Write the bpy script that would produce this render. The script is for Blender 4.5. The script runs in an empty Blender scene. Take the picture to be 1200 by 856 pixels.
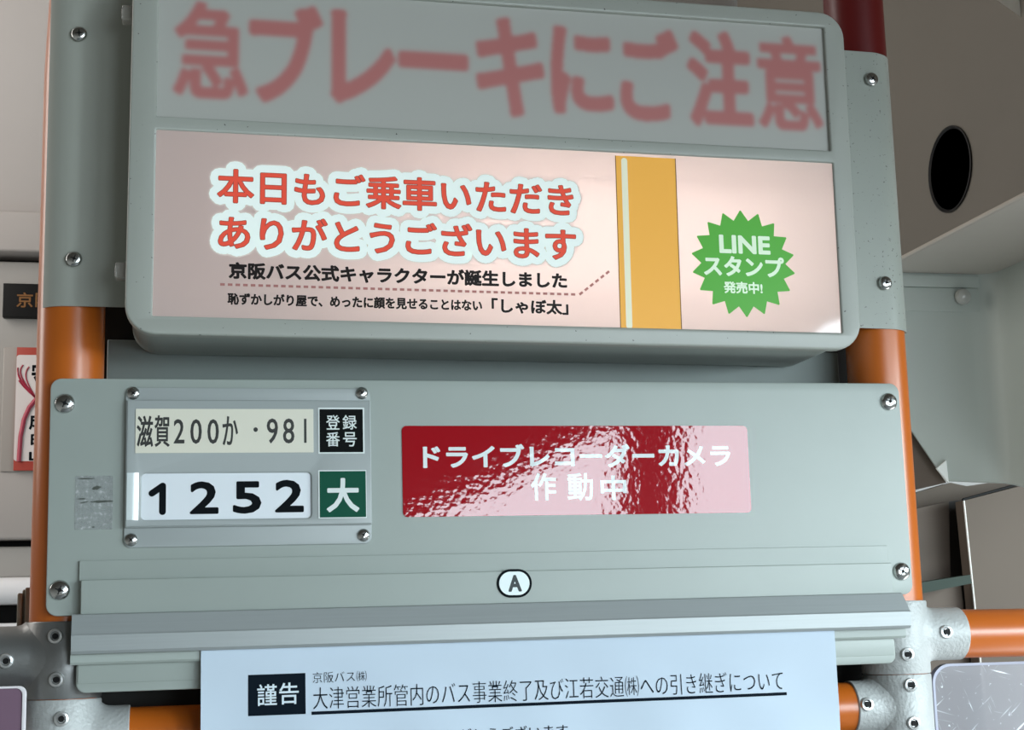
import bpy, bmesh, math, random
import numpy as np
from mathutils import Vector, Matrix

random.seed(7)
S = bpy.context.scene
COL = S.collection

# ------------------------------------------------------------------ camera
F = 1800.0                                   # focal length in pixels of the 1200 px wide frame
AX = np.array([0.97699837, 0.01206463, 0.21290521])      # world X seen from the camera (right, down, forward)
AY = np.array([-0.2118402, 0.16939282, 0.96251223])
AZ = np.array([-0.02445226, -0.98547477, 0.16805228])
RW = np.stack([AX, AY, AZ])
CAM = -(RW @ np.array([0, 0, 1.0])) * 0.9


def P(px, py, y=0.0):
    """world point seen at a photo pixel on the plane at depth y"""
    d = RW @ np.array([(px - 600) / F, (py - 428) / F, 1.0])
    return CAM + d * ((y - CAM[1]) / d[1])


cam = bpy.data.cameras.new('camera')
cam.sensor_width = 36.0
cam.lens = F * 36.0 / 1200.0
cam.clip_start = 0.01
co = bpy.data.objects.new('camera', cam)
COL.objects.link(co)
right, down, fwd = RW[:, 0], RW[:, 1], RW[:, 2]
M = Matrix(((right[0], -down[0], -fwd[0], CAM[0]),
            (right[1], -down[1], -fwd[1], CAM[1]),
            (right[2], -down[2], -fwd[2], CAM[2]), (0, 0, 0, 1)))
co.matrix_world = M
S.camera = co

# ------------------------------------------------------------------ light
S.view_settings.view_transform = 'Standard'
S.view_settings.look = 'None'
S.view_settings.gamma = 1.0
S.view_settings.use_curve_mapping = False
S.view_settings.exposure = 0.22

W = bpy.data.worlds.new('world')
S.world = W
W.use_nodes = True
bgn = W.node_tree.nodes['Background']
# dim cabin: little light from the roof side, more from the floor and window side
wt = W.node_tree.nodes.new('ShaderNodeTexCoord')
ws = W.node_tree.nodes.new('ShaderNodeSeparateXYZ')
wr = W.node_tree.nodes.new('ShaderNodeValToRGB')
wm = W.node_tree.nodes.new('ShaderNodeMapRange')
wm.inputs['From Min'].default_value = -1.0
wm.inputs['From Max'].default_value = 1.0
W.node_tree.links.new(wt.outputs['Generated'], ws.inputs[0])
W.node_tree.links.new(ws.outputs['Z'], wm.inputs['Value'])
W.node_tree.links.new(wm.outputs['Result'], wr.inputs[0])
wr.color_ramp.elements[0].position = 0.30
wr.color_ramp.elements[0].color = (0.50, 0.52, 0.50, 1)
wr.color_ramp.elements[1].position = 0.62
wr.color_ramp.elements[1].color = (0.085, 0.082, 0.072, 1)
W.node_tree.links.new(wr.outputs[0], bgn.inputs[0])
bgn.inputs[1].default_value = 0.55


def area(name, loc, target, sx, sy, power, col):
    l = bpy.data.lights.new(name, 'AREA')
    l.shape = 'RECTANGLE'
    l.size, l.size_y, l.energy, l.color = sx, sy, power, col
    o = bpy.data.objects.new(name, l)
    o.location = loc
    o.rotation_euler = (Vector(target) - Vector(loc)).to_track_quat('-Z', 'Y').to_euler()
    COL.objects.link(o)
    return o


# sky outside the driver's-side windows: reaches only what lies below the added header
area('daylight_side_sky', (2.1, -1.75, 0.42), (0.2, 0.0, -0.15), 1.8, 0.9, 108.0, (0.80, 0.94, 1.0))
# added unseen fills: first lifts the grey-green side panel, second the front wall
area('fill_side_panel', (0.74, 0.02, -0.48), (0.55, 0.50, 0.15), 0.5, 0.4, 2.6, (0.92, 0.97, 1.0))
area('fill_front_wall', (-1.0, 0.42, 0.50), (-0.36, 0.9, 0.35), 0.5, 0.9, 8.0, (1.0, 0.95, 0.91))

# ------------------------------------------------------------------ materials
MATS = {}


def mat(name, col, rough=0.5, metal=0.0, spec=0.5, noise=0.0, nscale=40.0, bump=0.0, bscale=300.0,
        coat=0.0, coat_rough=0.05, specks=0.0, speck_col=(0.08, 0.08, 0.07), speck_scale=160.0, stretch=None):
    if name in MATS:
        return MATS[name]
    m = bpy.data.materials.new(name)
    m.use_nodes = True
    nt = m.node_tree
    b = nt.nodes['Principled BSDF']
    b.inputs['Base Color'].default_value = (*col, 1)
    b.inputs['Roughness'].default_value = rough
    b.inputs['Metallic'].default_value = metal
    b.inputs['Specular IOR Level'].default_value = spec
    b.inputs['Coat Weight'].default_value = coat
    b.inputs['Coat Roughness'].default_value = coat_rough
    tc = nt.nodes.new('ShaderNodeTexCoord')
    src = tc.outputs['Object']
    if stretch:
        mp = nt.nodes.new('ShaderNodeMapping')
        mp.inputs['Scale'].default_value = stretch
        nt.links.new(src, mp.inputs['Vector'])
        src = mp.outputs['Vector']
    cur = None
    if noise > 0:
        n = nt.nodes.new('ShaderNodeTexNoise')
        n.inputs['Scale'].default_value = nscale
        n.inputs['Detail'].default_value = 4
        nt.links.new(src, n.inputs['Vector'])
        mx = nt.nodes.new('ShaderNodeMix')
        mx.data_type = 'RGBA'
        mx.inputs['A'].default_value = (*[c * (1 - noise) for c in col], 1)
        mx.inputs['B'].default_value = (*[min(1, c * (1 + noise)) for c in col], 1)
        nt.links.new(n.outputs['Fac'], mx.inputs['Factor'])
        cur = mx.outputs['Result']
    if specks > 0:
        n2 = nt.nodes.new('ShaderNodeTexNoise')
        n2.inputs['Scale'].default_value = speck_scale
        n2.inputs['Detail'].default_value = 2
        nt.links.new(src, n2.inputs['Vector'])
        r = nt.nodes.new('ShaderNodeMapRange')
        r.inputs['From Min'].default_value = 1 - specks
        r.inputs['From Max'].default_value = 1 - specks + 0.05
        nt.links.new(n2.outputs['Fac'], r.inputs['Value'])
        mx2 = nt.nodes.new('ShaderNodeMix')
        mx2.data_type = 'RGBA'
        mx2.inputs['A'].default_value = (*col, 1)
        mx2.inputs['B'].default_value = (*speck_col, 1)
        nt.links.new(r.outputs['Result'], mx2.inputs['Factor'])
        if cur:
            nt.links.new(cur, mx2.inputs['A'])
        cur = mx2.outputs['Result']
    if cur:
        nt.links.new(cur, b.inputs['Base Color'])
    if bump > 0:
        n3 = nt.nodes.new('ShaderNodeTexNoise')
        n3.inputs['Scale'].default_value = bscale
        n3.inputs['Detail'].default_value = 1.5
        nt.links.new(src, n3.inputs['Vector'])
        bp = nt.nodes.new('ShaderNodeBump')
        bp.inputs['Strength'].default_value = 1.0
        bp.inputs['Distance'].default_value = bump
        nt.links.new(n3.outputs['Fac'], bp.inputs['Height'])
        nt.links.new(bp.outputs['Normal'], b.inputs['Normal'])
        if coat:
            nt.links.new(bp.outputs['Normal'], b.inputs['Coat Normal'])
    MATS[name] = m
    return m


def lit_print(name, col, glow=0.42, rough=0.25, through=0.0):
    """ink or film on the backlit face: glows evenly with the sign, reflects, film also passes lamp light"""
    if name in MATS:
        return MATS[name]
    m = bpy.data.materials.new(name)
    m.use_nodes = True
    nt = m.node_tree
    for n in list(nt.nodes):
        nt.nodes.remove(n)
    out = nt.nodes.new('ShaderNodeOutputMaterial')
    d = nt.nodes.new('ShaderNodeBsdfDiffuse')
    d.inputs['Color'].default_value = (*col, 1)
    cur = d.outputs[0]
    if through > 0:
        t = nt.nodes.new('ShaderNodeBsdfTranslucent')
        t.inputs['Color'].default_value = (*col, 1)
        m1 = nt.nodes.new('ShaderNodeMixShader')
        m1.inputs[0].default_value = through
        nt.links.new(cur, m1.inputs[1])
        nt.links.new(t.outputs[0], m1.inputs[2])
        cur = m1.outputs[0]
    g = nt.nodes.new('ShaderNodeBsdfGlossy')
    g.inputs['Roughness'].default_value = rough
    fr = nt.nodes.new('ShaderNodeFresnel')
    fr.inputs['IOR'].default_value = 1.65 if through > 0 else 1.4
    m3 = nt.nodes.new('ShaderNodeMixShader')
    nt.links.new(fr.outputs[0], m3.inputs[0])
    nt.links.new(cur, m3.inputs[1])
    nt.links.new(g.outputs[0], m3.inputs[2])
    e = nt.nodes.new('ShaderNodeEmission')
    e.inputs[0].default_value = (*col, 1)
    e.inputs[1].default_value = glow
    ad = nt.nodes.new('ShaderNodeAddShader')
    nt.links.new(m3.outputs[0], ad.inputs[0])
    nt.links.new(e.outputs[0], ad.inputs[1])
    nt.links.new(ad.outputs[0], out.inputs[0])
    MATS[name] = m
    return m


def see_through(name, col, clear, rough=0.15, scratches=False):
    if name in MATS:
        return MATS[name]
    m = mat(name, col, rough, spec=0.6)
    nt = m.node_tree
    b = nt.nodes['Principled BSDF']
    out = nt.nodes['Material Output']
    tr = nt.nodes.new('ShaderNodeBsdfTransparent')
    tr.inputs['Color'].default_value = (0.93, 0.92, 0.95, 1)
    mx = nt.nodes.new('ShaderNodeMixShader')
    mx.inputs[0].default_value = 1 - clear
    nt.links.new(tr.outputs[0], mx.inputs[1])
    nt.links.new(b.outputs[0], mx.inputs[2])
    nt.links.new(mx.outputs[0], out.inputs[0])
    if scratches:
        tc = nt.nodes.new('ShaderNodeTexCoord')
        facs = []
        for rot, sc in ((0.25, (25, 1, 420)), (-0.7, (30, 1, 380)), (1.2, (35, 1, 500)), (0.0, (260, 1, 260))):
            mp = nt.nodes.new('ShaderNodeMapping')
            mp.inputs['Rotation'].default_value = (0, rot, 0)
            mp.vector_type = 'TEXTURE'
            mp.inputs['Scale'].default_value = [1.0 / q_ for q_ in sc]
            nt.links.new(tc.outputs['Object'], mp.inputs['Vector'])
            n = nt.nodes.new('ShaderNodeTexNoise')
            n.inputs['Scale'].default_value = 1.0
            n.inputs['Detail'].default_value = 2
            nt.links.new(mp.outputs[0], n.inputs['Vector'])
            r = nt.nodes.new('ShaderNodeMapRange')
            r.inputs['From Min'].default_value = 0.655
            r.inputs['From Max'].default_value = 0.74
            nt.links.new(n.outputs['Fac'], r.inputs['Value'])
            facs.append(r.outputs['Result'])
        cur = facs[0]
        for f in facs[1:]:
            a = nt.nodes.new('ShaderNodeMath')
            a.operation = 'MAXIMUM'
            nt.links.new(cur, a.inputs[0])
            nt.links.new(f, a.inputs[1])
            cur = a.outputs[0]
        mm = nt.nodes.new('ShaderNodeMix')
        mm.data_type = 'RGBA'
        mm.inputs['A'].default_value = (*col, 1)
        mm.inputs['B'].default_value = (0.75, 0.78, 0.8, 1)
        nt.links.new(cur, mm.inputs['Factor'])
        nt.links.new(mm.outputs['Result'], b.inputs['Base Color'])
        m2 = nt.nodes.new('ShaderNodeMath')
        m2.operation = 'MAXIMUM'
        m2.inputs[1].default_value = 1 - clear
        nt.links.new(cur, m2.inputs[0])
        nt.links.new(m2.outputs[0], mx.inputs[0])
    return m


PAINT = mat('sage_grey_paint', (0.36, 0.405, 0.375), 0.42, noise=0.05, nscale=25)
PAINT_SPECK = mat('sage_grey_paint_speckled', (0.38, 0.40, 0.36), 0.38, noise=0.05, nscale=25, specks=0.30, speck_scale=420)
WING_PAINT = mat('bracket_paint', (0.38, 0.395, 0.35), 0.35, noise=0.05, nscale=25)
WING_SPECK = mat('bracket_paint_speckled', (0.34, 0.365, 0.325), 0.33, noise=0.05, nscale=25, specks=0.33, speck_scale=520, speck_col=(0.15, 0.155, 0.14))
ALU = mat('painted_aluminium', (0.40, 0.42, 0.40), 0.32, metal=0.25, noise=0.05, nscale=20, stretch=(1, 1, 30))
ALU_DARK = mat('brushed_aluminium', (0.36, 0.39, 0.39), 0.35, metal=0.25, noise=0.07, nscale=20, stretch=(1, 1, 40))
ORANGE = mat('orange_pole_coating', (0.54, 0.125, 0.010), 0.3, spec=0.7, noise=0.06, nscale=15)
REDSLEEVE = mat('dark_red_coating', (0.11, 0.004, 0.004), 0.4)
CAST = mat('cast_aluminium', (0.48, 0.50, 0.49), 0.55, metal=0.2, noise=0.12, nscale=90, bump=0.0004, bscale=520)
CAST_DULL = mat('dull_cast_aluminium', (0.25, 0.255, 0.25), 0.42, metal=0.7, noise=0.08, nscale=60, bump=0.0001, bscale=420)
STEEL = mat('screw_steel', (0.55, 0.56, 0.55), 0.2, metal=1.0)
BLACK = mat('black', (0.004, 0.004, 0.004), 0.6, spec=0.2)
INK = mat('black_ink', (0.004, 0.006, 0.008), 0.6, spec=0.06)
BOXIN = mat('box_interior_white', (0.75, 0.72, 0.70), 0.7)

# ------------------------------------------------------------------ mesh helpers
class G:
    """a mounting frame: tilted by th about the depth axis; base = the thing's origin in it"""
    def __init__(s, th=0.0, base=(0, 0, 0)):
        s.th, s.base = th, Vector(base)

    def px(s, px, py, y=0.0):
        w = P(px, py, y)
        c, n = math.cos(s.th), math.sin(s.th)
        return (c * w[0] - n * w[2], n * w[0] + c * w[2])

    def at(s, base):
        return G(s.th, base)


FLAT = G()


def link(o):
    COL.objects.link(o)
    return o


def thing(name, label, cat, g=FLAT, group=None):
    o = bpy.data.objects.new(name, None)
    o.empty_display_size = 0.02
    o.rotation_euler = (0, g.th, 0)
    o.location = Matrix.Rotation(g.th, 3, 'Y') @ g.base
    o['label'], o['category'] = label, cat
    if group:
        o['group'] = group
    return link(o)


class MB:
    def __init__(s):
        s.v, s.f, s.m, s.sm = [], [], [], []

    def add(s, vs, fs, mi=0, smooth=False):
        k = len(s.v)
        s.v += [tuple(p) for p in vs]
        for f in fs:
            s.f.append([i + k for i in f])
            s.m.append(mi)
            s.sm.append(smooth)
        return s

    def box(s, x0, x1, y0, y1, z0, z1, mi=0, bev=0.0):
        bm = bmesh.new()
        bmesh.ops.create_cube(bm, size=1)
        for v in bm.verts:
            v.co = ((x0 + x1) / 2 + v.co.x * (x1 - x0), (y0 + y1) / 2 + v.co.y * (y1 - y0), (z0 + z1) / 2 + v.co.z * (z1 - z0))
        if bev > 0:
            bmesh.ops.bevel(bm, geom=bm.edges[:], offset=bev, segments=3, profile=0.5, affect='EDGES')
        return s.bm(bm, mi, bev > 0)

    def bm(s, bm, mi=0, smooth=False):
        bm.verts.ensure_lookup_table()
        s.add([v.co[:] for v in bm.verts], [[v.index for v in f.verts] for f in bm.faces], mi, smooth)
        bm.free()
        return s

    def extrude_x(s, prof, x0, x1, mi=0, cut=None):
        """closed (y,z) profile extruded along x; cut(y,z) may shorten the right end"""
        n = len(prof)
        a = [(x0, p[0], p[1]) for p in prof]
        b = [((x1 - cut(*p)) if cut else x1, p[0], p[1]) for p in prof]
        fs = [[i, (i + 1) % n, n + (i + 1) % n, n + i] for i in range(n)]
        fs += [list(range(n))[::-1], list(range(n, 2 * n))]
        return s.add(a + b, fs, mi)

    def lathe(s, prof, c, axis, n=32, mi=0, caps=True):
        """prof: (r, h) along axis from c"""
        ax = Vector(axis).normalized()
        e1 = ax.orthogonal().normalized()
        e2 = ax.cross(e1)
        vs, fs = [], []
        for r, h in prof:
            for k in range(n):
                t = 2 * math.pi * k / n
                vs.append(Vector(c) + ax * h + (e1 * math.cos(t) + e2 * math.sin(t)) * r)
        for i in range(len(prof) - 1):
            for k in range(n):
                fs.append([i * n + k, i * n + (k + 1) % n, (i + 1) * n + (k + 1) % n, (i + 1) * n + k])
        s.add(vs, fs, mi, True)
        for i in (0, len(prof) - 1) if caps else ():
            if prof[i][0] > 1e-6:
                s.add([vs[i * n + k] for k in range(n)], [list(range(n))], mi)
        return s

    def tube(s, pts, r, n=10, mi=0):
        pts = [Vector(p) for p in pts]
        vs, fs = [], []
        for i, p in enumerate(pts):
            t = (pts[min(i + 1, len(pts) - 1)] - pts[max(i - 1, 0)]).normalized()
            e1 = t.cross(Vector((0, 1, 0)))
            if e1.length < 1e-3:
                e1 = t.cross(Vector((1, 0, 0)))
            e1.normalize()
            e2 = t.cross(e1)
            for k in range(n):
                a = 2 * math.pi * k / n
                vs.append(p + (e1 * math.cos(a) + e2 * math.sin(a)) * r)
        for i in range(len(pts) - 1):
            for k in range(n):
                fs.append([i * n + k, i * n + (k + 1) % n, (i + 1) * n + (k + 1) % n, (i + 1) * n + k])
        fs += [list(range(n)), list(range((len(pts) - 1) * n, len(pts) * n))]
        return s.add(vs, fs, mi, True)

    def build(s, name, mats, parent=None, base=(0, 0, 0), sharp=35, fix=True):
        me = bpy.data.meshes.new(name)
        b = Vector(base)
        me.from_pydata([(p[0] - b.x, p[1] - b.y, p[2] - b.z) for p in s.v], [], s.f)
        for m in (mats if isinstance(mats, (list, tuple)) else [mats]):
            me.materials.append(m)
        me.polygons.foreach_set('material_index', s.m)
        me.polygons.foreach_set('use_smooth', [True] * len(s.f) if any(s.sm) else [False] * len(s.f))
        if fix:
            bm = bmesh.new()
            bm.from_mesh(me)
            bmesh.ops.recalc_face_normals(bm, faces=bm.faces[:])
            bm.to_mesh(me)
            bm.free()
        if any(s.sm):
            me.set_sharp_from_angle(angle=math.radians(sharp))
        me.update()
        o = bpy.data.objects.new(name, me)
        if parent:
            o.parent = parent
        return link(o)


def top(o, label, cat, group=None):
    o['label'], o['category'] = label, cat
    if group:
        o['group'] = group
    return o


def mesh_top(mb, name, mats, g, label, cat, group=None, **k):
    o = mb.build(name, mats, None, g.base, **k)
    o.rotation_euler = (0, g.th, 0)
    o.location = Matrix.Rotation(g.th, 3, 'Y') @ g.base
    return top(o, label, cat, group)


def struct(mb, name, mats, **k):
    c = np.mean(np.array(mb.v), axis=0)
    o = mb.build(name, mats, None, c, **k)
    o.location = c
    o['kind'] = 'structure'
    return o


def rrect(u0, u1, v0, v1, r, n=8):
    r = min(r, (u1 - u0) / 2 - 1e-6, (v1 - v0) / 2 - 1e-6)
    pts = []
    for cx, cy, a0 in ((u1 - r, v1 - r, 0), (u0 + r, v1 - r, 90), (u0 + r, v0 + r, 180), (u1 - r, v0 + r, 270)):
        for k in range(n + 1):
            a = math.radians(a0 + 90 * k / n)
            pts.append((cx + r * math.cos(a), cy + r * math.sin(a)))
    return pts


def plate_mesh(loops, thick, bev=0.0, seg=2):
    """2D outline (first loop) with holes -> (verts (a,b,d) with d=0 front .. thick back, faces)"""
    c = bpy.data.curves.new('plate', 'CURVE')
    c.dimensions = '2D'
    c.fill_mode = 'BOTH'
    c.extrude = max(thick / 2 - bev, 1e-5)
    c.bevel_depth = bev
    c.bevel_resolution = seg
    c.offset = -bev
    for i, lp in enumerate(loops):
        area2 = sum(lp[k][0] * lp[(k + 1) % len(lp)][1] - lp[(k + 1) % len(lp)][0] * lp[k][1] for k in range(len(lp)))
        pts = list(lp)
        if (area2 > 0) != (i == 0):
            pts = pts[::-1]
        sp = c.splines.new('POLY')
        sp.points.add(len(pts) - 1)
        for k, p in enumerate(pts):
            sp.points[k].co = (p[0], p[1], 0, 1)
        sp.use_cyclic_u = True
    o = bpy.data.objects.new('plate', c)
    COL.objects.link(o)
    dg = bpy.context.evaluated_depsgraph_get()
    me = bpy.data.meshes.new_from_object(o.evaluated_get(dg))
    vs = [(v.co.x, v.co.y, thick / 2 - v.co.z) for v in me.vertices]
    fs = [list(p.vertices) for p in me.polygons]
    bpy.data.objects.remove(o)
    bpy.data.curves.remove(c)
    bpy.data.meshes.remove(me)
    bm = bmesh.new()
    bv = [bm.verts.new(p) for p in vs]
    for f in fs:
        try:
            bm.faces.new([bv[i] for i in f])
        except ValueError:
            pass
    bmesh.ops.remove_doubles(bm, verts=bm.verts[:], dist=1e-6)
    bm.verts.index_update()
    vs = [v.co[:] for v in bm.verts]
    fs = [[v.index for v in f.verts] for f in bm.faces]
    bm.free()
    return vs, fs


def plate(mb, loops, y0, y1, bev=0.0, mi=0):
    """plate facing the camera: front at y0, back at y1"""
    vs, fs = plate_mesh(loops, y1 - y0, bev)
    mb.add([(a, y0 + d, b) for a, b, d in vs], fs, mi, bev > 0)
    return mb


def sheet(mb, loop, y, mi=0):
    mb.add([(a, y, b) for a, b in loop], [list(range(len(loop)))], mi)
    return mb


# ------------------------------------------------------------------ lettering
_gl = {}


def glyphs(body, res=3, thin=0.0):
    if (body, res, thin) in _gl:
        return _gl[(body, res, thin)]
    c = bpy.data.curves.new('text', 'FONT')
    c.body = body
    c.resolution_u = res
    c.offset = -thin
    o = bpy.data.objects.new('text', c)
    COL.objects.link(o)
    bpy.context.view_layer.update()
    dg = bpy.context.evaluated_depsgraph_get()
    me = bpy.data.meshes.new_from_object(o.evaluated_get(dg))
    V = np.array([v.co[:2] for v in me.vertices])
    Fc = [list(p.vertices) for p in me.polygons]
    cnt = {}
    for f in Fc:
        for i in range(len(f)):
            e = (f[i], f[(i + 1) % len(f)])
            k = (min(e), max(e))
            cnt[k] = cnt.get(k, 0) + 1
    E = [k for k, n in cnt.items() if n == 1]
    bpy.data.objects.remove(o)
    bpy.data.curves.remove(c)
    bpy.data.meshes.remove(me)
    _gl[(body, res, thin)] = (V, Fc, E)
    return _gl[(body, res, thin)]


def fit(V, box, r=0.0):
    lo, hi = V.min(0), V.max(0)
    u0, u1, v0, v1 = box[0] + r, box[1] - r, box[2] + r, box[3] - r
    q = (V - lo) / np.maximum(hi - lo, 1e-9)
    return np.stack([u0 + q[:, 0] * (u1 - u0), v0 + q[:, 1] * (v1 - v0)], 1)


def put_text(mb, body, box, y, r=0.0, extra=0.0, mi=0, fill=True, disc=8, thin=0.0):
    """lettering filling box=(u0,u1,v0,v1); r thickens the strokes inside the box, extra grows beyond it"""
    V, Fc, E = glyphs(body, 3, thin)
    Q = fit(V, box, r)
    rr = r + extra
    if fill:
        mb.add([(a, y, b) for a, b in Q], Fc, mi)
    if rr > 0:
        vset = sorted({i for e in E for i in e})
        jit = lambda: y - random.random() * 2e-5
        for i in vset:
            yy = jit()
            mb.add([(Q[i, 0] + rr * math.cos(2 * math.pi * k / disc), yy, Q[i, 1] + rr * math.sin(2 * math.pi * k / disc)) for k in range(disc)],
                   [list(range(disc))], mi)
        for a, b in E:
            d = Q[b] - Q[a]
            L = np.linalg.norm(d)
            if L < 1e-9:
                continue
            n = np.array([-d[1], d[0]]) / L * rr
            yy = jit()
            mb.add([(p[0], yy, p[1]) for p in (Q[a] + n, Q[b] + n, Q[b] - n, Q[a] - n)], [[0, 1, 2, 3]], mi)
    return mb


def pbox(g, left, right_, y):
    """box of a line of writing from its left end (x, top, bottom) and right end (x, top, bottom) in the photo"""
    a, b = g.px(left[0], left[1], y), g.px(left[0], left[2], y)
    c, d = g.px(right_[0], right_[1], y), g.px(right_[0], right_[2], y)
    return ((a[0] + b[0]) / 2, (c[0] + d[0]) / 2, (b[1] + d[1]) / 2, (a[1] + c[1]) / 2)


def pquad(g, x0, y0, x1, y1, y):
    """axis aligned box from photo corners top-left and bottom-right"""
    a, b, c, d = g.px(x0, y0, y), g.px(x1, y1, y), g.px(x0, y1, y), g.px(x1, y0, y)
    return ((a[0] + c[0]) / 2, (b[0] + d[0]) / 2, (c[1] + b[1]) / 2, (a[1] + d[1]) / 2)


# ------------------------------------------------------------------ screws
def screw_mesh(r, name='screw'):
    mb = MB()
    h = r * 0.45
    mb.lathe([(r, 0.0), (r, r * 0.10), (r * 0.9, h * 0.55), (r * 0.68, h * 0.85), (r * 0.4, h * 0.98), (0.0, h)], (0, 0, 0), (0, -1, 0), 28)
    for ang in (0.35, 0.35 + math.pi / 2):
        c, s_ = math.cos(ang), math.sin(ang)
        a, b = r * 0.46, r * 0.11
        pts = [(a, b * 0.5), (-a, b * 0.5), (-a, -b * 0.5), (a, -b * 0.5)]
        vs = [(x * c - z * s_, -h * 1.02, x * s_ + z * c) for x, z in pts] + [(x * c - z * s_, -h * 0.6, x * s_ + z * c) for x, z in pts]
        mb.add(vs, [[0, 1, 2, 3], [4, 5, 6, 7], [0, 1, 5, 4], [1, 2, 6, 5], [2, 3, 7, 6], [3, 0, 4, 7]], 1)
    mb.lathe([(r * 0.2, h * 0.7), (r * 0.2, h * 1.03)], (0, 0, 0), (0, -1, 0), 10, 1)
    return mb


SCREWS = {}


def screws(parent, g, spots, y, r, name='screw'):
    if r not in SCREWS:
        SCREWS[r] = None
    for (u, v) in spots:
        if SCREWS[r] is None:
            o = screw_mesh(r).build(name, [STEEL, BLACK], parent, fix=False)
            SCREWS[r] = o
        else:
            o = SCREWS[r].copy()
            link(o)
            o.parent = parent
        o.location = Vector((u, y, v)) - g.base
        o.rotation_euler = (0, random.uniform(0, 1.5), 0)


# ================================================================== SETTING
WALL = mat('front_wall_plastic', (0.36, 0.335, 0.315), 0.5, noise=0.04, nscale=6)
WALL2 = mat('front_wall_lower', (0.33, 0.32, 0.30), 0.55, noise=0.04, nscale=6)
DUCT_SHADED = mat('duct_face_shaded', (0.20, 0.183, 0.155), 0.5, noise=0.06, nscale=8)  # darker copy of the duct plastic, shade on the face put into the colour
DUCT_LIT = mat('duct_underside_lit', (0.52, 0.485, 0.43), 0.5, noise=0.06, nscale=8)  # lighter copy for underside and edge, light from below put into the colour
SIDE = mat('side_panel_grey_green', (0.43, 0.475, 0.437), 0.65, noise=0.05, nscale=10)
PILLAR = mat('pillar_brown_grey', (0.125, 0.100, 0.080), 0.6, spec=0.12, noise=0.05, nscale=10)
DARK = mat('void_black', (0.012, 0.013, 0.011), 0.7)

# front wall of the bus beyond the driver (seen left of the pole)
mb = MB()
mb.box(-1.1, 0.97, 0.900, 0.95, 0.324, 0.95, 0, 0.004)
mb.box(-1.1, 0.97, 0.885, 0.95, 0.277, 0.3235, 0, 0.003)
mb.box(-1.1, 0.97, 0.930, 0.95, 0.268, 0.278, 2)
mb.box(-1.1, 0.97, 0.905, 0.95, 0.033, 0.270, 1, 0.003)
mb.box(-1.1, 0.97, 0.895, 0.95, -0.044, 0.0325, 0, 0.003)
mb.box(-1.1, 0.97, 0.925, 0.95, -0.052, -0.042, 2)
mb.box(-1.1, 0.97, 0.905, 0.95, -0.085, -0.051, 1, 0.003)
mb.box(-1.1, 0.97, 0.880, 0.95, -0.114, -0.0852, 3, 0.012)
mb.box(-1.1, 0.97, 0.930, 0.95, -0.135, -0.112, 2)
mb.box(-1.1, 0.97, 0.895, 0.95, -0.30, -0.134, 3, 0.004)
mb.box(-1.1, 0.97, 0.905, 0.95, -1.60, -0.301, 1, 0.003)
WBRIGHT = mat('pale_trim_plastic', (0.75, 0.75, 0.76), 0.35)
struct(mb, 'wall_front', [WALL, WALL2, BLACK, WBRIGHT])

# unseen side wall header, added and cut to block the side sky light
struct(MB().box(0.95, 0.97, -1.5, -0.35, 0.10, 0.95).box(0.95, 0.97, -0.35, 0.9, 0.13, 0.95), 'wall_sky_blocker', WALL)
# floor, out of frame below
struct(MB().box(-1.3, 1.3, -3.2, 1.2, -1.62, -1.60), 'floor', mat('floor_vinyl', (0.20, 0.20, 0.20), 0.6))
# ceiling above the driver
struct(MB().box(-1.3, 1.3, -0.10, 1.2, 0.95, 0.99), 'ceiling', mat('ceiling_plastic', (0.42, 0.40, 0.37), 0.6))

# black sheet put in for the unlit void between the two poles
struct(MB().box(-0.240, 0.236, 0.050, 0.056, -0.30, 0.215), 'wall_dark_void', DARK)

# overhead duct along the driver's side: face towards the aisle at x=0.5, underside at z=0.195
mb = MB()
cy, cz, rr_ = P(1114, 198, 0)[1], 0, 0
d = RW @ np.array([(1114 - 600) / F, (198.5 - 428) / F, 1.0])
hc = CAM + d * ((0.5 - CAM[0]) / d[0])
hole = [(hc[1] + 0.0385 * math.cos(2 * math.pi * k / 40), hc[2] + 0.039 * math.sin(2 * math.pi * k / 40)) for k in range(40)]
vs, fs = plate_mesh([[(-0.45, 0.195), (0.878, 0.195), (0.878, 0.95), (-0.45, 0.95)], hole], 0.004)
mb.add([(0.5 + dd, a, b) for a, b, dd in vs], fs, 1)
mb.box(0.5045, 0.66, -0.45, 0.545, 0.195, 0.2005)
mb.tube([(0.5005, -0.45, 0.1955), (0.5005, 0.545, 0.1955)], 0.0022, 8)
struct(mb, 'trim_1', [DUCT_LIT, DUCT_SHADED])
cup = MB().lathe([(0.0385, 0.0), (0.0385, 0.004), (0.041, 0.0045), (0.041, 0.05), (0.0, 0.05)], (0.4995, hc[1], hc[2]), (1, 0, 0), 40)
cup.lathe([(0.0385, 0.0), (0.040, -0.0012), (0.0385, -0.0015), (0.037, 0.0)], (0.4995, hc[1], hc[2]), (1, 0, 0), 40)
mesh_top(cup, 'speaker_opening', mat('speaker_black', (0.002, 0.002, 0.002), 0.5), G(0, hc), 'round black speaker opening in the grey-brown overhead duct', 'speaker', fix=False)

# pale cover panel high on the duct (corner of the frame)
mb = MB()
q = [P(1160, -6, 0.24), P(1206, 27, 0.24), P(1330, 60, 0.24), P(1330, -90, 0.24), P(1190, -90, 0.24)]
mb.add([tuple(p) for p in q] + [(p[0] + 0.02, p[1] + 0.012, p[2] + 0.01) for p in q],
       [[0, 1, 2, 3, 4], [9, 8, 7, 6, 5]] + [[i, (i + 1) % 5, 5 + (i + 1) % 5, 5 + i] for i in range(5)])
struct(mb, 'trim_2', mat('pale_cover', (0.86, 0.82, 0.73), 0.5))

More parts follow.
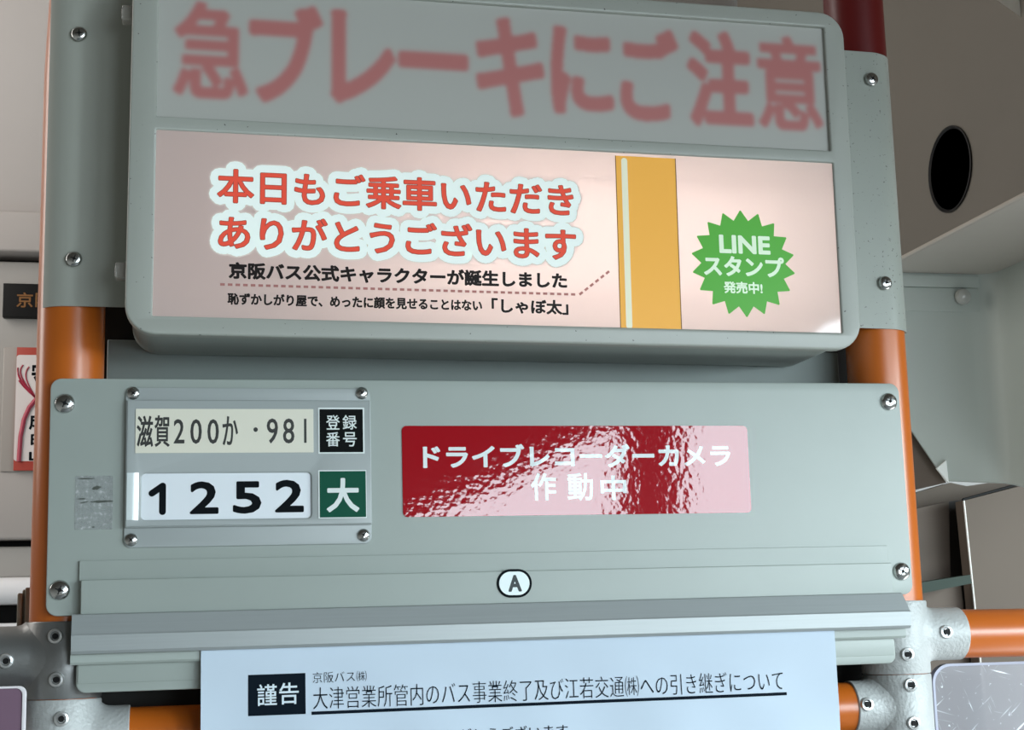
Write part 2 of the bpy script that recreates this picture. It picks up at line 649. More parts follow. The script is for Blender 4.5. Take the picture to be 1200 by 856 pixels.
# grey-green panel on the far side below the duct, curving towards the aisle at its right
mb = MB()
a0 = P(1040, 410, 0.54)
u0, zt = 0.45, 0.206
path = [(u0, 0.54), (0.56, 0.54), (0.60, 0.54), (0.615, 0.5385), (0.623, 0.534), (0.627, 0.526), (0.628, 0.510), (0.628, 0.20)]
bot = [0.03, -0.0172, -0.0190, -0.0195, -0.0205, -0.0225, -0.0262, -0.10]
vs = []
for (x, y), b in zip(path, bot):
    vs += [(x, y, b), (x, y, zt), (x + 0.006, y + 0.012, b), (x + 0.006, y + 0.012, zt)]
fs = []
for i in range(len(path) - 1):
    a, b = 4 * i, 4 * i + 4
    fs += [[a, b, b + 1, a + 1], [a + 2, a + 3, b + 3, b + 2], [a, a + 2, b + 2, b], [a + 1, b + 1, b + 3, a + 3]]
# sloping lower-left cut: pull the bottom-left corner up
vs[0] = (u0, 0.54, 0.150)
vs[2] = (u0 + 0.006, 0.552, 0.150)
k = len(vs)
mb.add(vs, fs, 0, True)
mb.box(0.45, 0.612, 0.5365, 0.541, 0.180, 0.1925, 0, 0.001)
mb.box(0.45, 0.612, 0.5385, 0.541, 0.155, 0.1795, 0, 0.0005)
o = struct(mb, 'wall_right', [SIDE], sharp=50)
p = P(1128, 348, 0.536)
mesh_top(MB().lathe([(0.0085, 0), (0.0083, 0.002), (0.007, 0.005), (0.004, 0.0068), (0, 0.0073)], p, (0, -1, 0), 24), 'round_rivet',
         mat('rivet_grey', (0.40, 0.41, 0.38), 0.25), G(0, p), 'round domed grey rivet head on the grey-green panel below the duct', 'rivet')
tri = [P(1098, 549, 0.537), P(1109, 540, 0.537), P(1112, 566, 0.537)]
c_ = P(1108, 555, 0.537)
mb = MB().add([tuple(p) for p in tri] + [(p[0], p[1] + 0.003, p[2]) for p in tri], [[0, 1, 2], [5, 4, 3], [0, 1, 4, 3], [1, 2, 5, 4], [2, 0, 3, 5]])
mesh_top(mb, 'corner_cap', mat('pale_cap', (0.88, 0.92, 0.88), 0.4), G(0, c_), 'small pale triangular corner cap at the tip of the grey-green panel', 'cap')


def slab(mb, pix, y, th, mi=0):
    q = [P(a, b, y) for a, b in pix]
    n = len(q)
    return mb.add([tuple(p) for p in q] + [(p[0], p[1] + th, p[2]) for p in q],
                  [list(range(n)), list(range(2 * n - 1, n - 1, -1))] + [[i, (i + 1) % n, n + (i + 1) % n, n + i] for i in range(n)], mi)


mb = MB()
slab(mb, [(1040, 470), (1058, 490), (1109, 566), (1040, 582)], 0.554, 0.02, 0)                 # face left of the diagonal edge
slab(mb, [(1040, 588), (1114, 566), (1133, 570), (1200, 560), (1300, 560), (1300, 640), (1040, 640)], 0.74, 0.02, 0)
slab(mb, [(1040, 604), (1112, 588), (1114, 690), (1040, 700)], 0.70, 0.02, 1)                 # recessed panel
slab(mb, [(1112, 588), (1132, 586), (1146, 800), (1116, 800)], 0.72, 0.02, 2)                 # dark reveal
slab(mb, [(1040, 690), (1125, 677), (1150, 900), (1040, 900)], 0.68, 0.015, 1)
slab(mb, [(1130, 587), (1200, 569), (1330, 540), (1330, 1000), (1170, 1000), (1143, 716)], 0.66, 0.02, 0)
PILLAR2 = mat('pillar_panel', (0.12, 0.097, 0.079), 0.6, spec=0.12, noise=0.05, nscale=10)
struct(mb, 'wall_back', [PILLAR, PILLAR2, mat('pillar_reveal', (0.035, 0.030, 0.026), 0.6)])
mb = MB()
a, b = P(1129.5, 587, 0.658), P(1172, 1000, 0.658)
mb.tube([tuple(a), tuple(b)], 0.0012, 6)
a, b = P(1128, 586, 0.656), P(1215, 562, 0.656)
mb2 = MB().tube([tuple(a), tuple(b)], 0.0014, 6)
struct(mb, 'trim_3', mat('pale_edge', (0.62, 0.60, 0.55), 0.4))
struct(mb2, 'trim_4', BLACK)
mb = MB()
slab(mb, [(1060, 686), (1137, 674), (1139, 684), (1060, 700)], 0.64, 0.02)
c_ = P(1105, 686, 0.64)
mesh_top(mb, 'glass_ledge', mat('green_glass_edge', (0.035, 0.05, 0.04), 0.5, spec=0.1), G(0, c_),
         'narrow dark green glass ledge between the brown-grey pillar panels', 'ledge')

# ================================================================== POLES
def pole(x, label, sleeve=False, bend=0.0):
    g = G(0, (x, 0.020, -1.60))
    t = thing('grab_pole', label, 'pole', g)
    pts = [(x, 0.020, -1.60), (x, 0.020, 0.10), (x, 0.020, 0.17)]
    for k in range(1, 9):
        z = 0.17 + 0.78 * k / 8
        pts.append((x + bend * (k / 8) ** 1.5, 0.020, z))
    MB().tube(pts, 0.0185, 40).build('tube', ORANGE, t, g.base)
    if sleeve:
        MB().lathe([(0.0185, 0), (0.0192, 0.0), (0.0192, 0.33), (0.0185, 0.33)], (x, 0.020, 0.2072), (0, 0, 1), 40).build('upper_sleeve', REDSLEEVE, t, g.base)['label'] = 'dark red upper sleeve'
    return t


pole(-0.2505, 'upright orange pole passing behind the number plate side of the grey panels', bend=0.08)
pole(0.2405, 'upright orange pole whose top section above the sign bracket is dark red', True)

# ================================================================== SIGN BOX
LB = G(0.0068, (0.0, 0.0, 0.005))
YF = -0.038                                # front face of the sign box
t = thing('sign_box', 'grey-green illuminated sign box with a pink thank-you panel below a frosted brake warning', 'sign', LB)
ou0, ou1, ov0, ov1 = -0.2195, 0.2035, 0.0065, 0.2165
op = pquad(LB, 180.5, 172, 981, 380.5, YF)           # lit window
a_ = LB.px(183, 135, YF); b_ = LB.px(974, 177, YF); c_ = LB.px(966, 30, YF); d_ = LB.px(187, 0, YF)
sc_ = ((a_[0] + d_[0]) / 2, (b_[0] + c_[0]) / 2, (a_[1] + b_[1]) / 2, c_[1] - 0.001)
mb = MB()
plate(mb, [rrect(ou0, ou1, ov0, ov1, 0.016), rrect(*op, 0.0005, 1), rrect(*sc_, 0.0005, 1)], YF, YF + 0.009, 0.0012)
mb.build('front_frame', PAINT_SPECK, t, LB.base)
# shell behind the frame, slightly smaller, open at the front
mb = MB()
ins = 0.0022
outer = rrect(ou0 + ins, ou1 - ins, ov0 + ins, ov1 - ins, 0.015)
inner = rrect(ou0 + ins + 0.0015, ou1 - ins - 0.0015, ov0 + ins + 0.0015, ov1 - ins - 0.0015, 0.0135)
plate(mb, [outer, inner], YF + 0.009, 0.034)
plate(mb, [outer], 0.034, 0.036)
mb.build('housing', PAINT, t, LB.base)
mb = MB()
plate(mb, [rrect(ou0 + 0.005, ou1 - 0.005, ov0 + 0.005, ov1 - 0.005, 0.012)], 0.0315, 0.033)
mid = (op[3] + sc_[2]) / 2
mb.box(ou0 + 0.005, ou1 - 0.005, YF + 0.0095, 0.0315, mid + 0.0005, mid + 0.0035)
mb.box(ou0 + 0.018, ou1 - 0.018, YF + 0.0095, 0.0315, ov0 + 0.0045, ov0 + 0.006)
mb.build('inner_liner', BOXIN, t, LB.base)
# tube lamps of the lit window, hidden behind the lower bar and the middle bar
for nm, v, tv, pw in (('lamp_lower', op[2] - 0.0022, 0.03, 0.115), ('lamp_middle', op[3] + 0.0020, -0.03, 0.15)):
    sg = 1 if tv > 0 else -1
    l = area(nm, (0.050, -0.006, v), (0.050, 0.012, v + tv), 0.24, 0.006, pw, (1.0, 0.95, 0.90))
    l.parent = t
    l.location = Vector((0.050, -0.006, v)) - LB.base
    tb = MB().lathe([(0.0018, -0.14), (0.0018, 0.14)], (0.050, -0.004, v - sg * 0.0032), (1, 0, 0), 12)
    tb.build('lamp_tube', mat('lamp_tube_white', (0.8, 0.8, 0.8), 0.3), t, LB.base)

# frosted upper screen: the ink of the unlit warning shows softly through the diffuser
YS = YF + 0.0030
chars = [('急', 201.5, 0.5, 293, 117.5), ('ブ', 290, 3.5, 380, 123), ('レ', 386, 11.5, 465, 124), ('ー', 465, 60, 550.7, 83),
         ('キ', 556, 19, 639.7, 139), ('に', 643.5, 30, 720, 136.5), ('ご', 724.7, 32, 797.5, 144), ('注', 803.7, 35, 883, 150.5), ('意', 885.7, 41, 964, 154.5)]
step = 0.0005
U0, U1, V0, V1 = sc_[0] - 0.002, sc_[1] + 0.002, sc_[2] - 0.002, sc_[3] + 0.002
NX, NY = int((U1 - U0) / step) + 1, int((V1 - V0) / step) + 1
ink = np.zeros((NY, NX))
gu = U0 + np.arange(NX) * step
gv = V0 + np.arange(NY) * step
for ch, x0, y0, x1, y1 in chars:
    a_, b_ = LB.px(x0, (y0 + y1) / 2, YS), LB.px(x1, (y0 + y1) / 2, YS)
    c_, d_ = LB.px((x0 + x1) / 2, y0, YS), LB.px((x0 + x1) / 2, y1, YS)
    R_ = 0.0015 if ch in '急意' else 0.0023
    V, Fc, E = glyphs(ch, 6)
    if ch == 'ー':
        R_ = 0.0025
    Q = fit(V, (a_[0], b_[0], d_[1], c_[1]), R_ + 0.0006)
    i0, i1 = max(0, int((Q[:, 0].min() - R_ - U0) / step) - 1), min(NX, int((Q[:, 0].max() + R_ - U0) / step) + 2)
    j0, j1 = max(0, int((Q[:, 1].min() - R_ - V0) / step) - 1), min(NY, int((Q[:, 1].max() + R_ - V0) / step) + 2)
    XX, YY = np.meshgrid(gu[i0:i1], gv[j0:j1])
    m_ = np.zeros(XX.shape, bool)
    for f in Fc:
        for k in range(1, len(f) - 1):
            A, B, Cc = Q[f[0]], Q[f[k]], Q[f[k + 1]]
            s1 = (B[0] - A[0]) * (YY - A[1]) - (B[1] - A[1]) * (XX - A[0])
            s2 = (Cc[0] - B[0]) * (YY - B[1]) - (Cc[1] - B[1]) * (XX - B[0])
            s3 = (A[0] - Cc[0]) * (YY - Cc[1]) - (A[1] - Cc[1]) * (XX - Cc[0])
            m_ |= ((s1 >= 0) & (s2 >= 0) & (s3 >= 0)) | ((s1 <= 0) & (s2 <= 0) & (s3 <= 0))
    for a, b in E:
        A, B = Q[a], Q[b]
        dd = B - A
        L2 = max(dd @ dd, 1e-14)
        tt = np.clip(((XX - A[0]) * dd[0] + (YY - A[1]) * dd[1]) / L2, 0, 1)
        m_ |= (XX - A[0] - tt * dd[0]) ** 2 + (YY - A[1] - tt * dd[1]) ** 2 < R_ * R_
    ink[j0:j1, i0:i1] = np.maximum(ink[j0:j1, i0:i1], m_)
kx = np.exp(-0.5 * (np.arange(-8, 9) / 2.4) ** 2)
kx /= kx.sum()
ink = np.apply_along_axis(lambda r: np.convolve(r, kx, 'same'), 1, ink)
ink = np.apply_along_axis(lambda r: np.convolve(r, kx, 'same'), 0, ink)
me = bpy.data.meshes.new('upper_screen')
XX, YY = np.meshgrid(gu, gv)
vs = np.stack([XX.ravel() - LB.base.x, np.full(XX.size, YS - LB.base.y), YY.ravel() - LB.base.z], 1)
idx = np.arange(NX * NY).reshape(NY, NX)
fs = np.stack([idx[:-1, :-1].ravel(), idx[:-1, 1:].ravel(), idx[1:, 1:].ravel(), idx[1:, :-1].ravel()], 1)
me.from_pydata(vs.tolist(), [], fs.tolist())
at_ = me.attributes.new('ink', 'FLOAT', 'POINT')
at_.data.foreach_set('value', ink.ravel().astype(np.float32))
FROST = mat('frosted_screen', (0.235, 0.265, 0.265), 0.35, spec=0.4)
nt = FROST.node_tree
an = nt.nodes.new('ShaderNodeAttribute')
an.attribute_name = 'ink'
mx = nt.nodes.new('ShaderNodeMix')
mx.data_type = 'RGBA'
mx.inputs['A'].default_value = (0.47, 0.475, 0.44, 1)
mx.inputs['B'].default_value = (0.50, 0.185, 0.175, 1)
nt.links.new(an.outputs['Fac'], mx.inputs['Factor'])
nt.links.new(mx.outputs['Result'], nt.nodes['Principled BSDF'].inputs['Base Color'])
me.materials.append(FROST)
o = bpy.data.objects.new('upper_screen', me)
o.parent = t
o['label'] = 'frosted grey screen with blurred red warning lettering'
link(o)

# lit pink panel and its print
YP = YF + 0.0016
PINK = lit_print('pink_film', (0.66, 0.555, 0.53), 0.13, 0.035, 0.5)
adp = sheet(MB(), rrect(op[0] - 0.002, op[1] + 0.002, op[2] - 0.002, op[3] + 0.002, 0.0005, 1), YP).build('advert_panel', PINK, t, LB.base)
adp['label'] = 'backlit pink thank-you panel'
LAYER = 0.00012


def adpart(name, mb, m, lab=None):
    o = mb.build(name, m, adp, LB.base, fix=False)
    if lab:
        o['label'] = lab
    return o


l1 = pbox(LB, (255, 198.5, 238.5), (671.5, 216, 253), YP)
l2 = pbox(LB, (256, 252.2, 292), (674.5, 267.5, 304), YP)
WHT = lit_print('white_print', (0.74, 0.83, 0.79), 0.30)
REDP = lit_print('red_print', (0.62, 0.075, 0.045))
REDD = lit_print('dark_red_print', (0.25, 0.055, 0.045))
TXT1, TXT2 = '本日もご乗車いただき', 'ありがとうございます'
for nm, m, ex, lay in (('headline_shade', lit_print('headline_shade_print', (0.52, 0.46, 0.43)), 0.0054, 1), ('headline_outline', WHT, 0.0046, 2),
                       ('headline_edge', REDD, 0.00035, 3), ('headline', REDP, 0.0, 4)):
    mb = MB()
    for body, bx in ((TXT1, l1), (TXT2, l2)):
        put_text(mb, body, bx, YP - LAYER * lay, 0.00032, ex, disc=12 if lay < 3 else 8)
    adpart(nm, mb, m, 'red rounded headline lettering' if lay == 4 else None)
BLK = lit_print('black_print', (0.012, 0.010, 0.010))
mb = put_text(MB(), '京阪バス公式キャラクターが誕生しました', pbox(LB, (268, 308, 328), (664.5, 319, 338), YP), YP - LAYER, 0.00042)
adpart('announcement', mb, BLK, 'black announcement lettering')
mb = put_text(MB(), '恥ずかしがり屋で、めったに顔を見せることはない', pbox(LB, (266.5, 343, 358), (565, 351.5, 364.5), YP), YP - LAYER, 0.00027)
put_text(mb, '「しゃぼ太」', pbox(LB, (576, 350, 367), (666, 351.5, 369.5), YP), YP - LAYER, 0.00034)
adpart('caption', mb, BLK, 'small black caption lettering')
mb = MB()
pa, pb, pc = (np.array(LB.px(*q_, YP)) for q_ in ((258, 333.5), (679, 345.5), (714, 318)))
for A, B in ((pa, pb), (pb, pc)):
    L = np.linalg.norm(B - A)
    d = (B - A) / L
    n = np.array([-d[1], d[0]])
    k = 0.0
    while k < L - 0.001:
        c0, c1 = A + d * k, A + d * min(k + 0.0025, L)
        w = n * 0.0007
        mb.add([(p[0], YP - LAYER, p[1]) for p in (c0 - w, c1 - w, c1 + w, c0 + w)], [[0, 1, 2, 3]])
        k += 0.0041
adpart('dotted_line', mb, lit_print('brown_print', (0.28, 0.13, 0.12)), 'brown dotted line')
# printed orange pole
x0 = [LB.px(720.8, 199, YP)[0], LB.px(726.8, 376, YP)[0]]
x1 = [LB.px(791.5, 199, YP)[0], LB.px(799.5, 378, YP)[0]]
pl0, pl1 = sum(x0) / 2, sum(x1) / 2
vb, vt = op[2] - 0.0005, op[3] - 0.0018
def bar(a, b, v0, v1, y): return [(a, y, v0), (b, y, v0), (b, y, v1), (a, y, v1)]
mb = MB().add(bar(pl0, pl1, vb, vt, YP - LAYER), [[0, 1, 2, 3]])
adpart('printed_pole', mb, lit_print('orange_print', (0.72, 0.37, 0.07), 0.36), 'printed orange pole')
mb = MB()
mb.add(bar(pl0, pl0 + 0.0005, vb, vt, YP - 2 * LAYER), [[0, 1, 2, 3]])
mb.add(bar(pl1 - 0.0005, pl1, vb, vt, YP - 2 * LAYER), [[0, 1, 2, 3]])
adpart('printed_pole_outline', mb, lit_print('outline_print', (0.10, 0.06, 0.02)))
s0, s1 = pl0 + 0.0036, pl0 + 0.0073
mb = MB().add([(a, YP - 2 * LAYER, b) for a, b in rrect(s0, s1, vb, vt - 0.0012, 0.0018, 6)], [list(range(28))])
adpart('printed_pole_shine', mb, lit_print('cream_print', (0.72, 0.72, 0.56), 0.28), 'white stripe')
# green starburst
cu = np.array(LB.px(871.3, 309, YP))
st = []
NS = 18
for k in range(NS * 2):
    rad = 0.0322 if k % 2 == 0 else 0.0262
    a = math.pi / 2 + 0.02 - math.pi * k / NS
    if k % 2 == 0:
        for da, rf in ((0.028, 0.972), (0.012, 0.996), (-0.012, 0.996), (-0.028, 0.972)):
            st.append((cu[0] + rad * rf * math.cos(a + da), cu[1] + rad * rf * math.sin(a + da)))
    else:
        st.append((cu[0] + rad * math.cos(a), cu[1] + rad * math.sin(a)))
mb = MB()
n = len(st)
mb.add([(cu[0], YP - LAYER, cu[1])] + [(a, YP - LAYER, b) for a, b in st], [[0, 1 + k, 1 + (k + 1) % n] for k in range(n)])
adpart('starburst', mb, lit_print('green_print', (0.085, 0.35, 0.05), 0.32), 'green starburst')
mb = put_text(MB(), 'LINE', pbox(LB, (842.5, 273, 295), (902.5, 279.5, 300.5), YP), YP - 2 * LAYER, 0.00060)
put_text(mb, 'スタンプ', pbox(LB, (824.5, 297, 319), (919, 304, 330), YP), YP - 2 * LAYER, 0.00050)
put_text(mb, '発売中!', pbox(LB, (848, 329, 343.5), (893.5, 332, 345.5), YP), YP - 2 * LAYER, 0.00025)
adpart('starburst_lettering', mb, lit_print('pale_green_print', (0.66, 0.80, 0.62), 0.28), 'white lettering on the starburst')

# curved brackets that hold the sign box on the poles
def bracket(side):
    x = -0.2505 if side < 0 else 0.2405
    R_ = 0.0190
    mb = MB()
    a1 = 48 if side < 0 else 72
    prof = [(ou0 + 0.004, 0.0) if side < 0 else (ou1 - 0.004, 0.0)]
    for k in range(0, 13):
        a = math.radians(a1 * k / 12)
        prof.append((x + side * R_ * math.sin(a), 0.020 - R_ * math.cos(a)))
    z0, z1 = (0.0285, 0.235) if side < 0 else (0.0275, 0.2085)
    vs, fs = [], []
    th = 0.0008
    for i, (px_, py_) in enumerate(prof):
        q0, q1 = prof[max(0, i - 1)], prof[min(len(prof) - 1, i + 1)]
        tx, ty = q1[0] - q0[0], q1[1] - q0[1]
        L = math.hypot(tx, ty)
        nx, ny = (ty / L, -tx / L)
        if ny > 0.0 or (side > 0 and nx < -0.5) or (side < 0 and nx > 0.5):
            nx, ny = -nx, -ny
        ox, oy = px_ + nx * th, py_ + ny * th
        sh = math.sin(LB.th)
        vs += [(px_ - z0 * sh, py_, z0), (px_ - z1 * sh, py_, z1), (ox - z0 * sh, oy, z0), (ox - z1 * sh, oy, z1)]
    for i in range(len(prof) - 1):
        a, b = 4 * i, 4 * i + 4
        fs += [[a, b, b + 1, a + 1], [a + 2, a + 3, b + 3, b + 2], [a, a + 2, b + 2, b], [a + 1, b + 1, b + 3, a + 3]]
    e = 4 * (len(prof) - 1)
    fs += [[0, 1, 3, 2], [e, e + 2, e + 3, e + 1]]
    mb.add(vs, fs, 0, True)
    return mb.build('mounting_bracket', WING_PAINT if side < 0 else WING_SPECK, t, LB.base, sharp=50)


bracket(-1)
bracket(1)
screws(t, LB, [LB.px(93, 40, -0.001), LB.px(87, 304, -0.001), LB.px(1021, 93, -0.001), LB.px(1037, 332, -0.001)], -0.0014, 0.0044)
CLEAR = see_through('clear_plastic', (0.45, 0.43, 0.38), 0.55, 0.12)
for pxx, pyy in ((149.5, 18.5), (142, 319)):
    u, v = LB.px(pxx, pyy, -0.026)
    mb = MB().box(u - 0.0030, u + 0.0045, -0.031, -0.022, v - 0.0045, v + 0.0045, 0, 0.0011)
    mb.box(u - 0.0032, u - 0.0022, -0.0318, -0.030, v - 0.004, v + 0.002, 0, 0.0004)
    mb.build('clear_latch', CLEAR, t, LB.base)['label'] = 'clear plastic latch tab'

# ================================================================== BOARD BEHIND
BOARD = mat('board_grey_green', (0.22, 0.255, 0.24), 0.5, noise=0.05, nscale=20)
gb = G(0.003, (0, 0.044, -0.15))
mesh_top(MB().box(-0.2315, 0.2240, 0.040, 0.048, -0.150, 0.0185, 0, 0.001), 'backing_board', BOARD, gb,
         'dark grey-green backing board showing in the gap below the sign box', 'board')

# ================================================================== NUMBER PANEL
NP = G(-0.0040, (0, 0, -0.14))
t = thing('number_board', 'wide sage-grey metal panel with rounded corners screwed across both poles', 'board', NP)
n0 = pquad(NP, 59.5, 445, 1050.5, 449.5, 0)
nb = pquad(NP, 53, 724, 1068, 702, 0)
pu0, pu1, pv0, pv1 = -0.2592, 0.2434, NP.px(53, 723, 0)[1], (NP.px(60, 445, 0)[1] + NP.px(1050, 449.5, 0)[1]) / 2
mb = MB()
plate(mb, [rrect(pu0, pu1, pv0, pv1, 0.006)], -0.0022, 0.0004, 0.0006)
mb.build('plate', PAINT, t, NP.base)
screws(t, NP, [NP.px(76, 473, -0.003), NP.px(70, 692, -0.003), NP.px(1042, 471, -0.003), NP.px(1057, 670, -0.003)], -0.0022, 0.0054)

# tape residue
q = pquad(NP, 88, 558, 132, 621, -0.0024)
TAPE = see_through('old_tape', (0.42, 0.45, 0.42), 0.62, 0.3)
nt = TAPE.node_tree
tc = nt.nodes.new('ShaderNodeTexCoord')
nz = nt.nodes.new('ShaderNodeTexNoise'); nz.inputs['Scale'].default_value = 420; nz.inputs['Detail'].default_value = 3
nt.links.new(tc.outputs['Object'], nz.inputs['Vector'])
rp = nt.nodes.new('ShaderNodeValToRGB')
rp.color_ramp.elements[0].position = 0.30; rp.color_ramp.elements[0].color = (0.44, 0.48, 0.45, 1)
rp.color_ramp.elements[1].position = 0.72; rp.color_ramp.elements[1].color = (0.92, 0.96, 0.93, 1)
e = rp.color_ramp.elements.new(0.56); e.color = (0.50, 0.54, 0.51, 1)
nt.links.new(nz.outputs['Fac'], rp.inputs[0])
nt.links.new(rp.outputs[0], nt.nodes['Principled BSDF'].inputs['Base Color'])
gt = NP.at((q[0], -0.0024, q[2]))
mb = MB()
plate(mb, [rrect(*q, 0.0004, 2)], -0.00245, -0.00222)
tp = mesh_top(mb, 'tape_remnant', TAPE, gt, 'square remnant of clear tape left of the number plate holder', 'tape')
def smear(pa, pb, w):
    a_, b_ = np.array(NP.px(*pa, -0.0025)), np.array(NP.px(*pb, -0.0025))
    n_ = 9
    up, lo = [], []
    for k in range(n_):
        c_ = a_ + (b_ - a_) * k / (n_ - 1)
        h = w * (0.5 + 0.5 * random.random()) * math.sin(math.pi * (k + 0.6) / n_)
        up.append((c_[0], -0.0025, c_[1] + h)); lo.append((c_[0], -0.0025, c_[1] - h))
    return MB().add(up + lo[::-1], [list(range(2 * n_))])
for a_, b_, w in (((106, 588.5), (133, 587.5), 0.0009), ((108, 573), (119, 571), 0.0014), ((91, 561.5), (112, 561), 0.0005), ((90, 585), (102, 585), 0.0006), ((94, 590), (104, 588), 0.0005), ((108, 618), (111, 618), 0.0006)):
    smear(a_, b_, w).build('dirt_smear', mat('tape_dirt', (0.075, 0.085, 0.072), 0.8), tp, gt.base, fix=False)

# ================================================================== NUMBER PLATE HOLDER
YH = -0.0062
bq = pquad(NP, 147, 469, 435.3, 617, YH)
H = NP.at((bq[0], -0.0024, bq[2] - 0.012))
t = thing('number_plate_holder', 'grey metal holder with a cream registration strip above white number 1252', 'plate holder', H)
fq = pquad(NP, 147.5, 455, 433.5, 640, -0.0032)
PH = mat('holder_paint', (0.37, 0.405, 0.40), 0.38, noise=0.03, nscale=25)
mb = MB()
plate(mb, [rrect(bq[0] - 0.0005, bq[1], fq[2], fq[3], 0.004)], -0.0036, -0.0022, 0.0005)
mb.build('base_flange', PH, t, H.base)
wq = pquad(NP, 165.5, 554.5, 364.8, 608.5, YH)
mb = MB()
plate(mb, [rrect(*bq, 0.0007), rrect(*wq, 0.0024)], YH, -0.0040, 0.0009)
mb.build('cover', PH, t, H.base)
mb = MB()
plate(mb, [rrect(bq[0] + 0.0006, wq[1] + 0.003, wq[2] - 0.001, wq[3] + 0.001, 0.001)], -0.0048, -0.0037)
iw = mb.build('number_insert', mat('insert_white', (0.78, 0.83, 0.87), 0.35), t, H.base)
iw['label'] = 'white sliding insert with black number 1252'
mb = MB()
for ch, a in (('1', (174, 566, 194.5, 604)), ('2', (222.5, 564.5, 256.2, 602.8)), ('5', (273, 564.3, 306.3, 602.3)), ('2', (322.3, 562.6, 356, 600.8))):
    qb = pquad(NP, *a, -0.0049)
    if ch == '1':
        u0_, u1_, v0_, v1_ = qb
        r_ = 0.0018
        for A, B in (((u1_ - r_, v0_ + r_), (u1_ - r_, v1_ - r_)), ((u1_ - r_, v1_ - r_), (u0_ + r_, v1_ - 0.0058))):
            A, B = np.array(A), np.array(B)
            d = (B - A) / np.linalg.norm(B - A)
            n_ = np.array([-d[1], d[0]]) * r_
            loop = []
            for c0, sgn in ((B, 1), (A, -1)):
                for k in range(9):
                    an_ = math.pi * k / 8
                    loop.append(c0 + sgn * (n_ * math.cos(an_) * 1 + d * r_ * math.sin(an_)))
            mb.add([(p_[0], -0.00490 - 1e-5 * random.random(), p_[1]) for p_ in loop], [list(range(len(loop)))])
    else:
        put_text(mb, ch, qb, -0.0049, 0.00072, disc=12)
mb.build('number_digits', INK, iw, H.base, fix=False)
# shiny pull tab at the left end of the insert slot
tq = pquad(NP, 146.2, 554.5, 163, 610, YH)
mb = MB()
prof = [(tq[0], -0.0046), (tq[0] + 0.001, -0.0072), (tq[0] + 0.004, -0.0076), (tq[1] - 0.001, -0.0068), (tq[1], YH + 0.0002)]
vs, fs = [], []
for a, b in prof:
    vs += [(a, b, tq[2]), (a, b, tq[3])]
fs = [[2 * i, 2 * i + 2, 2 * i + 3, 2 * i + 1] for i in range(len(prof) - 1)]
fs += [[0, 2, 4, 6, 8], [1, 9, 7, 5, 3], [0, 1, 9, 8]]
mb.add(vs, fs, 0, True)
mb.build('slot_cover', mat('glossy_tape_white', (0.72, 0.80, 0.80), 0.12, spec=0.8), t, H.base, sharp=40)['label'] = 'glossy pale cover over the slot end'
# cream strip
q = pbox(NP, (158.8, 480.3, 531.5), (367.3, 479, 530.5), YH)
mb = MB()
plate(mb, [rrect(*q, 0.0003, 2)], YH - 0.0004, YH)
rs = mb.build('registration_strip', mat('cream_label', (0.76, 0.74, 0.62), 0.4), t, H.base)
rs['label'] = 'cream registration strip'
GREYINK = mat('grey_black_ink', (0.022, 0.023, 0.020), 0.5)
yt = YH - 0.00045
mb = MB()
for body, bx, r_ in (('滋', (160.2, 487.5, 179.5, 524), 0.00026), ('賀', (181, 487, 199, 524), 0.00022), ('か', (260.7, 488, 279, 522), 0.00020)):
    put_text(mb, body, pquad(NP, *bx, yt), yt, r_)
for ch, bx in (('2', (203.5, 491.5, 216.2, 520)), ('0', (223, 491.5, 236.5, 520.5)), ('0', (243, 491.5, 256.5, 520.5)), ('9', (312.6, 490.7, 325.8, 520)), ('8', (331.6, 490.7, 345, 520))):
    put_text(mb, ch, pquad(NP, *bx, yt), yt, 0.00016)
put_text(mb, '・', pquad(NP, 297, 501, 302.2, 506.5, yt), yt, 0.0003)
u0_, u1_, v0_, v1_ = pquad(NP, 356.3, 491, 359.2, 519.3, yt)
mb.add([(u0_, yt, v0_), (u1_, yt, v0_), (u1_, yt, v1_), (u0_, yt, v1_)], [[0, 1, 2, 3]])
mb.build('registration_lettering', GREYINK, rs, H.base, fix=False)
# black and green badges
STW = mat('sticker_white', (0.74, 0.80, 0.78), 0.35)
for nm, bx, core, col, lab in (('black_badge', (372.8, 478, 427, 532), (374.5, 480, 425.2, 530.3), mat('sticker_black', (0.004, 0.005, 0.005), 0.5, spec=0.06), 'black badge with white characters'),
                               ('green_badge', (373, 551.3, 429.5, 607.6), (374.6, 552.6, 428.7, 606.6), mat('sticker_green', (0.002, 0.078, 0.044), 0.45, spec=0.12), 'green badge with a white character')):
    mb = MB()
    plate(mb, [rrect(*pquad(NP, *bx, YH), 0.0002, 2)], YH - 0.0003, YH)
    bd = mb.build(nm, STW, t, H.base)
    bd['label'] = lab
    mb = MB()
    plate(mb, [rrect(*pquad(NP, *core, YH), 0.0002, 2)], YH - 0.0004, YH - 0.0003)
    mb.build('badge_field', col, bd, H.base)
    yb = YH - 0.00045
    mb = MB()
    if nm == 'black_badge':
        for ch, qx in (('登', (382.2, 486.7, 398.3, 503.8)), ('録', (401.4, 486.7, 418, 503.8)), ('番', (382.2, 506.7, 398.3, 523.5)), ('号', (402, 506.7, 418, 523.5))):
            put_text(mb, ch, pquad(NP, *qx, yb), yb, 0.00008)
    else:
        put_text(mb, '大', pquad(NP, 382.8, 560.5, 421, 600.5, yb), yb, 0.00055)
    mb.build('badge_lettering', STW, bd, H.base, fix=False)
screws(t, H, [NP.px(156, 461, -0.004), NP.px(424, 461, -0.004), NP.px(153.5, 633, -0.004), NP.px(426, 627.5, -0.004)], -0.0036, 0.0036)

